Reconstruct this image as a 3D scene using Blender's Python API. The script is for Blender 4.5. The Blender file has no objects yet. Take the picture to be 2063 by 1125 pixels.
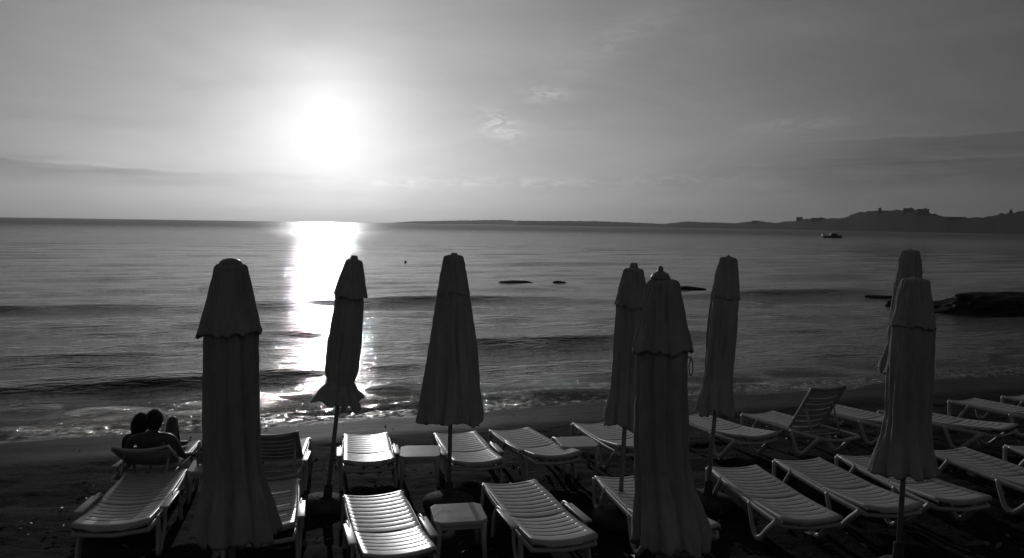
import bpy, bmesh, math, random
import numpy as np
from mathutils import Vector, Matrix, noise
R = math.radians
random.seed(7)
sc = bpy.context.scene
col = sc.collection

# ------------------------------------------------------------------ camera
cam_data = bpy.data.cameras.new('camera')
cam_data.sensor_width = 36.0
cam_data.lens = 1600.0 / 2063.0 * 36.0
cam_data.clip_start = 0.05
cam_data.clip_end = 40000
cam = bpy.data.objects.new('camera', cam_data)
col.objects.link(cam)
PITCH, ROLL = R(3.932), R(0.861)
fwd = Vector((0, math.cos(PITCH), -math.sin(PITCH)))
r0 = Vector((1, 0, 0)); u0 = r0.cross(fwd)
rt = r0 * math.cos(ROLL) + u0 * math.sin(ROLL)
up = rt.cross(fwd)
m = Matrix((rt, up, -fwd)).transposed().to_4x4()
m.translation = (0, 0, 3.1)
cam.matrix_world = m
sc.camera = cam

# ------------------------------------------------------------------ light, sky, exposure
SUN_AZ, SUN_EL = R(-13.18), R(7.38)
S = Vector((math.sin(SUN_AZ) * math.cos(SUN_EL), math.cos(SUN_AZ) * math.cos(SUN_EL), math.sin(SUN_EL)))
sl = bpy.data.lights.new('sun', 'SUN')
sl.energy = 2.6; sl.angle = R(0.53); sl.color = (1, 1, 1)
so = bpy.data.objects.new('sun', sl); col.objects.link(so)
so.rotation_euler = S.to_track_quat('Z', 'Y').to_euler()

sc.view_settings.view_transform = 'Standard'
sc.view_settings.look = 'None'
sc.view_settings.gamma = 1
sc.view_settings.exposure = -1.85
sc.render.engine = 'CYCLES'
sc.cycles.use_denoising = True
sc.cycles.max_bounces = 6
sc.cycles.volume_bounces = 0
sc.cycles.caustics_reflective = False
sc.cycles.caustics_refractive = False
sc.cycles.sample_clamp_indirect = 3

W = bpy.data.worlds.new('World'); sc.world = W; W.use_nodes = True
nt = W.node_tree; nt.nodes.clear()


class NG:
    """small helper to write node graphs as expressions"""
    def __init__(s, nt): s.nt = nt
    def n(s, t, **k):
        o = s.nt.nodes.new(t)
        for a, b in k.items(): setattr(o, a, b)
        return o
    def put(s, sock, v):
        if isinstance(v, bpy.types.NodeSocket): s.nt.links.new(v, sock)
        elif v is not None: sock.default_value = v
    def m(s, op, a, b=None, c=None, clamp=False):
        o = s.n('ShaderNodeMath', operation=op, use_clamp=clamp)
        for i, v in enumerate((a, b, c)):
            if v is not None: s.put(o.inputs[i], v)
        return o.outputs[0]
    def add(s, a, b): return s.m('ADD', a, b)
    def mul(s, a, b): return s.m('MULTIPLY', a, b)
    def sub(s, a, b): return s.m('SUBTRACT', a, b)
    def exp(s, a): return s.m('EXPONENT', a)
    def vm(s, op, a, b=None):
        o = s.n('ShaderNodeVectorMath', operation=op)
        s.put(o.inputs[0], a)
        if b is not None: s.put(o.inputs[1], b)
        return o
    def xyz(s, v):
        o = s.n('ShaderNodeSeparateXYZ'); s.put(o.inputs[0], v); return o.outputs
    def comb(s, x, y, z):
        o = s.n('ShaderNodeCombineXYZ')
        for i, v in enumerate((x, y, z)): s.put(o.inputs[i], v)
        return o.outputs[0]
    def noise(s, v, scale=1, detail=4, rough=.5, dist=0):
        o = s.n('ShaderNodeTexNoise'); s.put(o.inputs['Vector'], v)
        o.inputs['Scale'].default_value = scale; o.inputs['Detail'].default_value = detail
        o.inputs['Roughness'].default_value = rough; o.inputs['Distortion'].default_value = dist
        return o.outputs['Fac']
    def ss(s, v, a, b, lo=0., hi=1.):
        o = s.n('ShaderNodeMapRange', interpolation_type='SMOOTHSTEP')
        s.put(o.inputs['Value'], v)
        for k, q in (('From Min', a), ('From Max', b), ('To Min', lo), ('To Max', hi)): s.put(o.inputs[k], q)
        return o.outputs[0]
    def gray(s, v): return s.comb(v, v, v)


g = NG(nt)
tc = g.n('ShaderNodeTexCoord')
D = g.vm('NORMALIZE', tc.outputs['Generated']).outputs[0]
dot = g.vm('DOT_PRODUCT', D, tuple(S)).outputs['Value']
th = g.mul(g.m('ARCCOSINE', g.m('MINIMUM', dot, 0.9999999)), 180 / math.pi)      # degrees from the sun
dx, dy, dz = g.xyz(D)
az = g.mul(g.m('ARCTAN2', dx, dy), 180 / math.pi)
el = g.mul(g.m('ARCSINE', dz), 180 / math.pi)
# aureole of the hazy sky round the sun
halo = g.mul(0.54, g.exp(g.mul(g.m('POWER', g.mul(th, 1 / 38.), 2.0), -1)))
core = g.mul(1.55, g.exp(g.mul(g.m('POWER', g.mul(th, 1 / 4.4), 1.6), -1)))
disc = g.mul(100.0, g.exp(g.mul(g.m('POWER', g.mul(th, 1 / .50), 2.0), -1)))
nish = g.n('ShaderNodeTexSky', sky_type='NISHITA', sun_disc=False)
nish.sun_elevation = SUN_EL; nish.sun_rotation = SUN_AZ; nish.air_density = 1.0; nish.dust_density = 2.0
bw = g.n('ShaderNodeRGBToBW'); nt.links.new(nish.outputs[0], bw.inputs[0])
NS = 0.05
skyL = g.add(halo, g.ss(th, 50, 110, .02, .10))
clouds = 1.0
# thin cloud: long streaks in (azimuth, elevation)
cv = g.comb(g.mul(az, .035), g.mul(g.add(el, g.mul(az, -.03)), .16), 3.3)
cl = g.noise(cv, 1.6, 6, .55, .6)
cv2 = g.comb(g.mul(az, .09), g.mul(g.add(el, g.mul(az, .10)), .22), 9.1)
cl2 = g.noise(cv2, 1.2, 5, .6, .8)
clouds = g.add(g.ss(cl, .3, .75, .94, 1.08), g.mul(g.sub(cl2, .5), .22))


def blob(a0, e0, sa, se, tilt=0.):
    """soft elliptical window of the sky, degrees"""
    a = g.sub(az, a0); e = g.sub(g.sub(el, e0), g.mul(a, tilt))
    q = g.add(g.m('POWER', g.m('ABSOLUTE', g.mul(a, 1 / sa)), 2.), g.m('POWER', g.m('ABSOLUTE', g.mul(e, 1 / se)), 2.))
    return g.exp(g.mul(q, -1))


fine = g.ss(g.noise(g.comb(g.mul(az, .5), g.mul(el, 1.5), 1.), 1.3, 6, .65, 1.2),   .40, .62)
for a0, e0, sa, se, tl, k in ((-1.0, 7.0, 1.3, .8, -.2, .30), (2.1, 9.2, 1.6, .5, 0, .16), (7.5, 13., 3.5, 1.2, .35, .035),
                              (-6, 2.9, 9, .35, .02, .17), (8, 3.1, 8, .4, .03, .06), (19.5, 7.0, 3, .5, .05, .05)):
    skyL = g.add(skyL, g.mul(g.mul(blob(a0, e0, sa, se, tl), fine), k * 3.))
band = g.noise(g.comb(g.mul(az, .12), g.mul(el, 1.1), 5.), 1.0, 4, .6, .5)
for a0, e0, sa, se, tl, k in ((-31, 3.3, 12, .45, -.03, -.24), (27, 4.8, 7, .6, .06, -.24), (24, 3.4, 12, 1.0, .02, -.18), (-20, 2.2, 14, .35, -.02, -.10)):
    clouds = g.mul(clouds, g.add(1., g.mul(g.mul(blob(a0, e0, sa, se, tl), g.ss(band, .3, .6)), k)))
def bank(e0, slope, a_in, a_out, depth, k, seed):
    """a cloud bank with a crisp upper edge that thins out downwards"""
    wob = g.mul(g.sub(g.noise(g.comb(g.mul(az, .22), seed, 0.), 1., 5, .6), .5), .7)
    d = g.sub(el, g.add(g.add(g.mul(az, slope), e0), wob))
    under = g.mul(g.ss(d, .07, -.10), g.ss(d, -depth, -.15))
    rim = g.mul(g.exp(g.mul(g.m('POWER', g.mul(g.sub(d, .07), 1 / .10), 2.), -1)), .4)
    return g.mul(g.mul(g.sub(rim, under), g.ss(az, a_out, a_in)), k)


clouds = g.add(clouds, bank(2.35, -.035, -27., -17., 1.4, .15, 2.))
clouds = g.add(clouds, bank(5.6, .012, 26., 17., 2.2, .15, 6.5))
clouds = g.add(clouds, bank(3.9, .02, 33., 14., 2.6, .16, 9.1))
# away from the sun and overhead the evening sky is dim
tot = g.add(g.add(g.mul(skyL, clouds), core), disc)
b1 = g.n('ShaderNodeBackground'); g.put(b1.inputs[0], g.gray(g.mul(g.mul(bw.outputs[0], g.sub(1., g.mul(.22, g.exp(g.mul(g.m('POWER', g.mul(th, 1 / 15.), 2.), -1))))), clouds))); b1.inputs[1].default_value = NS
b2 = g.n('ShaderNodeBackground'); g.put(b2.inputs[0], g.gray(tot)); b2.inputs[1].default_value = 1.0
ad = g.n('ShaderNodeAddShader'); nt.links.new(b1.outputs[0], ad.inputs[0]); nt.links.new(b2.outputs[0], ad.inputs[1])
ow = g.n('ShaderNodeOutputWorld'); nt.links.new(ad.outputs[0], ow.inputs['Surface'])
W.cycles.sampling_method = 'MANUAL'; W.cycles.sample_map_resolution = 1024


# ------------------------------------------------------------------ materials
def mat(name):
    m = bpy.data.materials.new(name); m.use_nodes = True
    nt = m.node_tree; nt.nodes.clear(); q = NG(nt)
    q.out = q.n('ShaderNodeOutputMaterial'); q.p = q.n('ShaderNodeBsdfPrincipled')
    nt.links.new(q.p.outputs[0], q.out.inputs[0])
    q.tc = q.n('ShaderNodeTexCoord'); q.geo = q.n('ShaderNodeNewGeometry')
    return m, q


def bump(q, h, strength=.5, dist=.01, normal=None):
    b = q.n('ShaderNodeBump'); b.inputs['Strength'].default_value = strength
    b.inputs['Distance'].default_value = dist; q.put(b.inputs['Height'], h)
    if normal is not None: q.put(b.inputs['Normal'], normal)
    return b.outputs[0]


def simple(name, a, b, rough=.6, scale=8, bs=.3, bd=.004, spec=.5, stretch=(1, 1, 1), rvar=.1):
    m, q = mat(name)
    v = q.vm('MULTIPLY', q.tc.outputs['Object'], stretch).outputs[0]
    f = q.noise(v, scale, 5, .6)
    q.put(q.p.inputs['Base Color'], q.gray(q.ss(f, .3, .7, a, b)))
    q.put(q.p.inputs['Roughness'], q.ss(q.noise(v, scale * 2.7, 3, .6), .3, .7, rough - rvar, rough + rvar))
    q.p.inputs['Specular IOR Level'].default_value = spec
    if bs: q.put(q.p.inputs['Normal'], bump(q, q.noise(v, scale * 6, 4, .6), bs, bd))
    return m


M_PLASTIC = simple('white_resin', .42, .56, .36, 5, .12, .002, .5, rvar=.07)
M_PLASTIC_OLD = simple('weathered_resin', .38, .52, .42, 6, .15, .002, .5, rvar=.08)
M_CANVAS = simple('umbrella_canvas', .36, .48, .9, 9, .8, .012, .15, (1, 1, .16))
M_POLE = simple('painted_pole', .22, .30, .45, 20, .2, .001, .5)
M_BASE = simple('concrete_base', .05, .09, .9, 12, .5, .004, .2)
M_SKIN = simple('skin', .05, .08, .5, 12, .15, .001, .4)
M_HAIR = simple('hair', .008, .016, .6, 40, .6, .004, .3, (1, 1, .2))
M_CLOTH = simple('swim_cloth', .02, .04, .85, 30, .3, .002, .2)
M_ROCK = simple('wet_rock', .008, .02, .7, 3, .9, .03, .2)
M_BOATHULL = simple('boat_paint', .04, .06, .4, 2, 0)
M_TRANSOM_GLINT = simple('transom_glint_white', .5, .6, .4, 2, 0)  # pale colour standing in for sunlight glinting off the boat's stern
M_HILL = simple('hill_scrub', .010, .022, .95, .12, 0, spec=.1)
M_STONE = simple('far_stone', .02, .04, .9, .1, 0, spec=.1)
M_ROPE = simple('rope', .2, .3, .9, 60, .3, .001)
m_, q = mat('clear_glass'); M_GLASS = m_
q.p.inputs['Base Color'].default_value = (.9, .9, .9, 1); q.p.inputs['Roughness'].default_value = .05
q.p.inputs['Transmission Weight'].default_value = .85
M_CUP = simple('paper_cup', .5, .6, .5, 10, 0)
M_DARKGLASS = simple('bottle_dark', .02, .03, .15, 10, 0, rvar=.02)
M_DEBRIS = simple('dry_seaweed', .02, .16, .45, 3, .3, .003)

# canvas gets some light through it
q = NG(M_CANVAS.node_tree)
pr = [n for n in M_CANVAS.node_tree.nodes if n.type == 'BSDF_PRINCIPLED'][0]
ou = [n for n in M_CANVAS.node_tree.nodes if n.type == 'OUTPUT_MATERIAL'][0]
tr = q.n('ShaderNodeBsdfTranslucent'); tr.inputs[0].default_value = (.12, .12, .12, 1)
mx = q.n('ShaderNodeMixShader'); mx.inputs[0].default_value = .12
M_CANVAS.node_tree.links.new(pr.outputs[0], mx.inputs[1]); M_CANVAS.node_tree.links.new(tr.outputs[0], mx.inputs[2])
M_CANVAS.node_tree.links.new(mx.outputs[0], ou.inputs[0])

SH = R(19.8)                     # shoreline direction
P0 = Vector((0, 14.75, 0))
CS, SN = math.cos(SH), math.sin(SH)
WL = -0.35                       # water level


def uv_of(x, y): return (x * CS + (y - P0.y) * SN, -x * SN + (y - P0.y) * CS)


# sand: object coordinates are (u along the shore, v out to sea)
M_SAND, q = mat('beach_sand')
oc = q.tc.outputs['Object']; ox, oy, oz = q.xyz(oc)
wig = q.mul(q.sub(q.noise(q.comb(q.mul(ox, .5), q.mul(oy, .8), 0.), 1, 3), .5), 1.2)
vv = q.add(oy, wig)
wet = q.ss(vv, -2.1, -1.0)
big = q.noise(q.vm('MULTIPLY', oc, (.7, 1.2, 1)).outputs[0], 1.3, 6, .65)
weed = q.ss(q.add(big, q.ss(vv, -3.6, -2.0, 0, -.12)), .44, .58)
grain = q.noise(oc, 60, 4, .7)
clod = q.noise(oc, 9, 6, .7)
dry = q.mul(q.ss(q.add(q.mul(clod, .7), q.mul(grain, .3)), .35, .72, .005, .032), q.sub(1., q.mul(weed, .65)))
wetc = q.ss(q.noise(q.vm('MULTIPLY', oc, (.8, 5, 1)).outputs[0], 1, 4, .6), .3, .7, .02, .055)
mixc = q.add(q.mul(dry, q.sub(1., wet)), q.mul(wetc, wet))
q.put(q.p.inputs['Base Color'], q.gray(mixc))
q.put(q.p.inputs['Roughness'], q.ss(wet, 0, 1, .95, .72))
q.put(q.p.inputs['Specular IOR Level'], q.ss(wet, 0, 1, .10, .16))
hh = q.add(q.mul(q.mul(clod, q.sub(1.1, wet)), 1.), q.mul(grain, .15))
q.put(q.p.inputs['Normal'], bump(q, hh, .8, .05))

# sea
M_SEA, q = mat('sea_water')
oc = q.tc.outputs['Object']; ox, oy, oz = q.xyz(oc)
rad = q.vm('LENGTH', q.vm('MULTIPLY', oc, (1, 1, 0)).outputs[0]).outputs['Value']
fade = q.ss(rad, 40, 140)
a1 = q.noise(q.comb(q.mul(ox, 1.1), q.mul(oy, 2.8), 0.), 1.0, 5, .6, .6)
a5 = q.noise(q.comb(q.mul(ox, .38), q.mul(oy, 1.25), 3.), 1.0, 3, .5, .7)
a5 = q.m('ABSOLUTE', q.sub(q.mul(a5, 2.), 1.))
a6 = q.noise(q.comb(q.mul(ox, 1.6), q.mul(oy, 4.4), 6.), 1.0, 3, .5, .5)
a6 = q.m('ABSOLUTE', q.sub(q.mul(a6, 2.), 1.))
a2 = q.noise(q.comb(q.mul(ox, 3.2), q.mul(oy, 7.), 4.), 1.0, 4, .6, .4)
a3 = q.noise(q.comb(q.mul(ox, .07), q.mul(oy, .45), 8.), 1.0, 5, .6, .4)
surf = q.ss(oy, 3.2, .5)         # broken water close in
a4 = q.noise(q.comb(q.mul(ox, 7.), q.mul(oy, 11.), 1.), 1.0, 6, .7, 1.)
h1 = q.sub(q.sub(q.add(q.mul(a1, .040), q.mul(a2, .024)), q.mul(a5, .046)), q.mul(a6, .030))
h1 = q.add(h1, q.mul(q.mul(a3, fade), 1.3))
h1 = q.add(h1, q.mul(q.mul(a4, surf), .10))
nrm = bump(q, h1, 1.0, 1.0)
q.put(q.p.inputs['Normal'], nrm)
q.p.inputs['IOR'].default_value = 1.333
foamn = q.noise(q.comb(q.mul(ox, 5.), q.mul(oy, 9.), 2.), 1.0, 6, .72, .8)
foaml = q.noise(q.comb(q.mul(ox, .5), 0., 7.), 1.0, 3)
v2 = q.add(oy, q.mul(q.sub(foaml, .5), 1.6))
foam = q.mul(q.mul(q.ss(foamn, .53, .60), q.ss(v2, .85, .55)), q.ss(v2, .05, .30))
q.put(q.p.inputs['Base Color'], q.gray(q.add(q.mul(foam, .5), .012)))
q.put(q.p.inputs['Roughness'], q.add(q.ss(rad, 25, 600, .06, .36), q.mul(foam, .6)))


# ------------------------------------------------------------------ object helpers
def tag(o, label=None, cat=None, group=None, kind=None):
    if label: o['label'] = label
    if cat: o['category'] = cat
    if group: o['group'] = group
    if kind: o['kind'] = kind
    return o


def empty(name, mw, label, cat, group=None):
    o = bpy.data.objects.new(name, None); col.objects.link(o)
    o.empty_display_size = .2; o.matrix_world = mw
    return tag(o, label, cat, group)


def obj(name, bm, material, parent=None, smooth=True):
    me = bpy.data.meshes.new(name); bm.to_mesh(me); bm.free()
    me.materials.append(material)
    if smooth: me.polygons.foreach_set('use_smooth', [True] * len(me.polygons))
    o = bpy.data.objects.new(name, me); col.objects.link(o)
    if parent is not None: o.parent = parent
    return o


def copy_tree(o, parent=None):
    c = o.copy(); col.objects.link(c); c.parent = parent
    for ch in [x for x in col.objects if x.parent == o]: copy_tree(ch, c)
    return c


def box(bm, c, s, rot=None, bevel=0.):
    r = bmesh.ops.create_cube(bm, size=1.0)
    vs = r['verts']
    for v in vs: v.co = Vector((v.co.x * s[0], v.co.y * s[1], v.co.z * s[2]))
    if bevel:
        es = list({e for v in vs for e in v.link_edges})
        rb = bmesh.ops.bevel(bm, geom=es, offset=bevel, segments=2, affect='EDGES', profile=.6)
        vs = list({v for f in rb['faces'] for v in f.verts} | {v for v in vs if v.is_valid})
    for v in vs:
        if rot is not None: v.co = rot @ v.co
        v.co += Vector(c)


def tube(bm, pts, rx, ry=None, n=10, radii=None):
    """sweep an ellipse (rx sideways, ry in the path's normal plane) along pts"""
    ry = rx if ry is None else ry
    pts = [Vector(p) for p in pts]; rings = []
    for i, p in enumerate(pts):
        t = (pts[min(i + 1, len(pts) - 1)] - pts[max(i - 1, 0)]).normalized()
        sx = Vector((1, 0, 0))
        if abs(t.x) > .95: sx = Vector((0, 1, 0))
        b = t.cross(sx).normalized(); a = b.cross(t).normalized()
        k = radii[i] if radii else 1.
        rings.append([bm.verts.new(p + a * math.cos(2 * math.pi * j / n) * rx * k + b * math.sin(2 * math.pi * j / n) * ry * k) for j in range(n)])
    for A, B in zip(rings, rings[1:]):
        for j in range(n): bm.faces.new((A[j], A[(j + 1) % n], B[(j + 1) % n], B[j]))
    bm.faces.new(rings[0][::-1]); bm.faces.new(rings[-1])


def smooth_path(pts, k=6):
    pts = [Vector(p) for p in pts]; out = []
    P = [pts[0] * 2 - pts[1]] + pts + [pts[-1] * 2 - pts[-2]]
    for i in range(1, len(P) - 2):
        for j in range(k):
            t = j / k; a, b, c, d = P[i - 1:i + 3]
            out.append(.5 * ((2 * b) + (c - a) * t + (2 * a - 5 * b + 4 * c - d) * t * t + (3 * b - a - 3 * c + d) * t ** 3))
    out.append(pts[-1]); return out


def lathe(bm, prof, n=24, c=(0, 0, 0)):
    rings = [[bm.verts.new((c[0] + r * math.cos(2 * math.pi * j / n), c[1] + r * math.sin(2 * math.pi * j / n), c[2] + z)) for j in range(n)] for r, z in prof]
    for A, B in zip(rings, rings[1:]):
        for j in range(n): bm.faces.new((A[j], A[(j + 1) % n], B[(j + 1) % n], B[j]))
    bm.faces.new(rings[0][::-1]); bm.faces.new(rings[-1])


# ------------------------------------------------------------------ ground
def gz(x, y):
    v = uv_of(x, y)[1]
    s = min(max(-v / 7., 0.), 1.)
    if v > 0: return WL - .09 * v
    return WL * (1 - s) ** 1.2


def gz_np(u, v):
    s = np.clip(-v / 7., 0, 1)
    z = WL * (1 - s) ** 1.2
    return np.where(v > 0, WL - .09 * v, z)


def grid_mesh(name, X, Y, Z, keep, material, mw):
    n, k = X.shape
    co = np.stack([X, Y, Z], -1).reshape(-1, 3).astype(np.float32)
    idx = np.arange(n * k).reshape(n, k)
    q4 = np.stack([idx[:-1, :-1], idx[:-1, 1:], idx[1:, 1:], idx[1:, :-1]], -1).reshape(-1, 4)
    if keep is not None:
        kk = keep.reshape(-1)[q4].all(1); q4 = q4[kk]
    used = np.unique(q4); rm = np.full(n * k, -1); rm[used] = np.arange(len(used))
    co = co[used]; q4 = rm[q4]
    me = bpy.data.meshes.new(name)
    me.vertices.add(len(co)); me.vertices.foreach_set('co', co.ravel())
    me.loops.add(q4.size); me.loops.foreach_set('vertex_index', q4.ravel().astype(np.int32))
    me.polygons.add(len(q4)); me.polygons.foreach_set('loop_start', (np.arange(len(q4)) * 4).astype(np.int32))
    me.polygons.foreach_set('loop_total', np.full(len(q4), 4, np.int32))
    me.polygons.foreach_set('use_smooth', np.ones(len(q4), bool))
    me.update(calc_edges=True); me.validate()
    me.materials.append(material)
    o = bpy.data.objects.new(name, me); col.objects.link(o); o.matrix_world = mw
    return o


SHM = Matrix.Translation(P0) @ Matrix.Rotation(SH, 4, 'Z')
rng = np.random.default_rng(3)


def sines(u, v, lams, slope, spread, seed):
    r = np.random.default_rng(seed); z = np.zeros_like(u)
    for l in lams:
        a = r.normal(0, spread); k = 2 * np.pi / l
        z += slope * l / 6.283 * np.sin(k * (v * np.cos(a) + u * np.sin(a)) + r.uniform(0, 6.28))
    return z


# beach sheet: fine close by, wide to the sides and far behind the camera
xs = np.concatenate([[-6000, -1500, -400, -120, -60], np.arange(-34, 34.01, .085), [60, 120, 400, 1500, 6000]])
ys = np.concatenate([[-6000, -1200, -300, -80, -40, -26], np.arange(-20, 5.01, .07), [7, 12]])
U, V = np.meshgrid(xs, ys)
Z = gz_np(U, V)
dmp = np.clip(1 - np.abs(U) / 34, 0, 1) ** .3 * np.where(V > -.1, 0, np.where(V > -1.8, .25, 1.))
lump = sines(U, V, rng.uniform(.35, 2.2, 26), .035, 1.6, 5) + sines(U, V, rng.uniform(.18, .4, 18), .05, 1.6, 6)
Z = Z + lump * dmp * .75 - .01
Z += np.where(V < 0, .02 * np.sin(U * 1.1) * np.sin(U * .37 + 1) * np.exp(-((V + .3) / .8) ** 2), 0)
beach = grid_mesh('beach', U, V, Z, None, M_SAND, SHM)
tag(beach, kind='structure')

# sea sheet in polar cells around the beach, local frame (u, v)
rr = [9.0]
while rr[-1] < 130: rr.append(rr[-1] * 1.0058)
while rr[-1] < 6600: rr.append(rr[-1] * 1.03)
rr = np.array(rr)
tt = np.concatenate([np.linspace(-1.5, -.66, 60)[:-1], np.linspace(-.66, .66, 900), np.linspace(.66, 1.5, 60)[1:]])
RR, TT = np.meshgrid(rr, tt, indexing='ij')
X, Y = RR * np.sin(TT), RR * np.cos(TT)
U = X * CS + (Y - P0.y) * SN; V = -X * SN + (Y - P0.y) * CS
cell = RR * .006
Z = np.zeros_like(U)
r_ = np.random.default_rng(11)
for l in np.concatenate([r_.uniform(.35, 1.0, 26), r_.uniform(1.0, 3.2, 18), r_.uniform(3, 8, 8)]):
    a = r_.normal(0, .33); k = 2 * np.pi / l
    f = np.clip((l / cell - 4) / 6, 0, 1)
    Z += f * .019 * l / 6.283 * np.sin(k * (V * np.cos(a) + U * np.sin(a)) + r_.uniform(0, 6.28) + .8 * np.sin(U * .21 + l))
# swells rolling in parallel to the shore, steeper on the landward face


def swell(v0, h, wf, wb, ph, u0=None, su=None):
    c = v0 + .32 * np.sin(U * .17 + ph) + .14 * np.sin(U * .53 + ph * 2.1) + .05 * np.sin(U * 1.3 + ph)
    s = V - c
    e = h * np.where(s < 0, np.exp(-np.abs(s / wf) ** 1.5), np.exp(-np.abs(s / wb) ** 1.6))
    e = e * (.65 + .35 * np.sin(U * .31 + ph * 3)) 
    if u0 is not None: e = e * np.exp(-((U - u0) / su) ** 2)
    return e


Z += swell(4.35, .12, .34, 1.1, 1.0, -8, 9)
Z += swell(8.1, .16, .45, 1.5, 4.1)
Z += swell(20.3, .25, .75, 2.6, 2.2)
Z += swell(13.2, .06, .8, 1.8, .3, 3, 9)
Z += swell(2.5, .04, .4, .9, 3.3)
Z += swell(34, .13, 1.3, 3.5, 5.0)
Z += swell(52, .13, 1.8, 4, 2.0)
Z += swell(.75, .055, .16, .5, .7)
Z *= np.clip((V + .25) / .9, .0, 1)
chop = np.zeros_like(U)
for l in r_.uniform(.07, .30, 34):
    a = r_.normal(0, .8); k = 2 * np.pi / l
    chop += .075 * l / 6.283 * np.sin(k * (V * np.cos(a) + U * np.sin(a)) + r_.uniform(0, 6.28) + 1.3 * np.sin(U * r_.uniform(.5, 2)))
Z += np.clip(1 - np.abs(V - .40) / .60, 0, 1) * chop * (.6 + .4 * np.sin(U * .7 + 1.) * np.sin(U * .23)) * (RR < 60)
sea = grid_mesh('sea', U, V, Z, V > -1.2, M_SEA, Matrix.Translation((0, 0, WL)) @ SHM)
tag(sea, kind='structure')

# ------------------------------------------------------------------ far coast
# (azimuth degrees, ridge height in metres); distances from near to far
def coast(name, az_h, dist, depth, label_kind='structure', seed=1, rough=.08):
    bm = bmesh.new(); a0, a1 = az_h[0][0], az_h[-1][0]
    n = int((a1 - a0) / .035) + 2; rows = []
    A = np.array([p[0] for p in az_h]); Hh = np.array([p[1] for p in az_h]); Dd = np.array([p[2] if len(p) > 2 else dist for p in az_h])
    for i in range(n):
        a = a0 + (a1 - a0) * i / (n - 1)
        h = float(np.interp(a, A, Hh)); d = float(np.interp(a, A, Dd))
        row = []; hs = sum(float(np.interp(a + k * .25, A, Hh)) for k in range(-5, 6)) / 11
        for f, q_ in ((-.06, -.15), (0., .04), (.12, .35), (.25, .62), (.42, .90), (.5, 1.0), (.58, .88), (.75, .6), (1., .0)):
            hz = (h if q_ == 1.0 else min(hs, h * 1.05)) * q_ if q_ > .8 else hs * q_
            if q_ > .1 and q_ < .9: hz += hs * .04 * noise.noise(Vector((a * 1.3, f * 5, seed)))
            if q_ >= .9: hz += h * rough * (.6 if q_ < 1 else 1) * (noise.noise(Vector((a * 4, f * 7 + seed, 0))) + .5 * noise.noise(Vector((a * 14, f * 23, seed))))
            dd = d + depth * f + depth * .05 * noise.noise(Vector((a * .8, f, seed)))
            if q_ == 1.0: hz = hz * (d + depth * .5) / d
            row.append(bm.verts.new((math.sin(R(a)) * dd, math.cos(R(a)) * dd, WL + hz)))
        rows.append(row)
    for p, q_ in zip(rows, rows[1:]):
        for j in range(len(p) - 1): bm.faces.new((p[j], q_[j], q_[j + 1], p[j + 1]))
    bm.faces.new([v for v in rows[0]]); bm.faces.new([v for v in rows[-1]][::-1])
    bmesh.ops.recalc_face_normals(bm, faces=bm.faces[:]); o = obj(name, bm, M_HILL); tag(o, kind=label_kind); return o


def azp(x): return math.degrees(math.atan((x - 1031.5) / 1600.))


def hp(x, y, d):   # metres above the water for a ridge seen at that image height and distance d
    return ((437.6 + .01503 * x) - y) / 1600. * d * math.cos(R(azp(x))) + 3.45


D3 = 6300; D2 = 4300
coast('far_coast', [(azp(x), hp(x, y, D3)) for x, y in ((775, 450.5), (832, 446.8), (900, 445.5), (1003, 444), (1045, 445.5), (1120, 446.5), (1200, 448), (1260, 451))], D3, 500, seed=3)
coast('hills', [(azp(x), hp(x, y, D2)) for x, y in ((1035, 453.5), (1045, 447), (1139, 446), (1192, 446.5), (1258, 448.5), (1321, 451.5), (1400, 452.5), (1480, 454))], D2, 400, seed=5)


def dist_h(x): return float(np.interp(x, [1330, 1480, 1620, 1760, 1900, 2063, 2300], [3600, 3100, 2500, 2100, 1800, 1500, 1300]))


prof = ((1330, 454.5), (1345, 451), (1356, 450), (1380, 447.5), (1415, 449), (1480, 451), (1505, 448), (1536, 448), (1562, 451), (1576, 448), (1600, 447),
        (1616, 443), (1666, 442.5), (1697, 442), (1717, 433), (1740, 430), (1762, 428), (1811, 426), (1835, 426), (1864, 428), (1868, 434), (1881, 436),
        (1900, 440), (1932, 441), (1974, 442.5), (1985, 439), (2003, 438), (2010, 435), (2030, 434), (2063, 428), (2120, 426), (2200, 430), (2300, 436))
coast('headland', [(azp(x), hp(x, y, dist_h(x) + 130), dist_h(x)) for x, y in prof], 2000, 260, seed=9, rough=.05)


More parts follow.
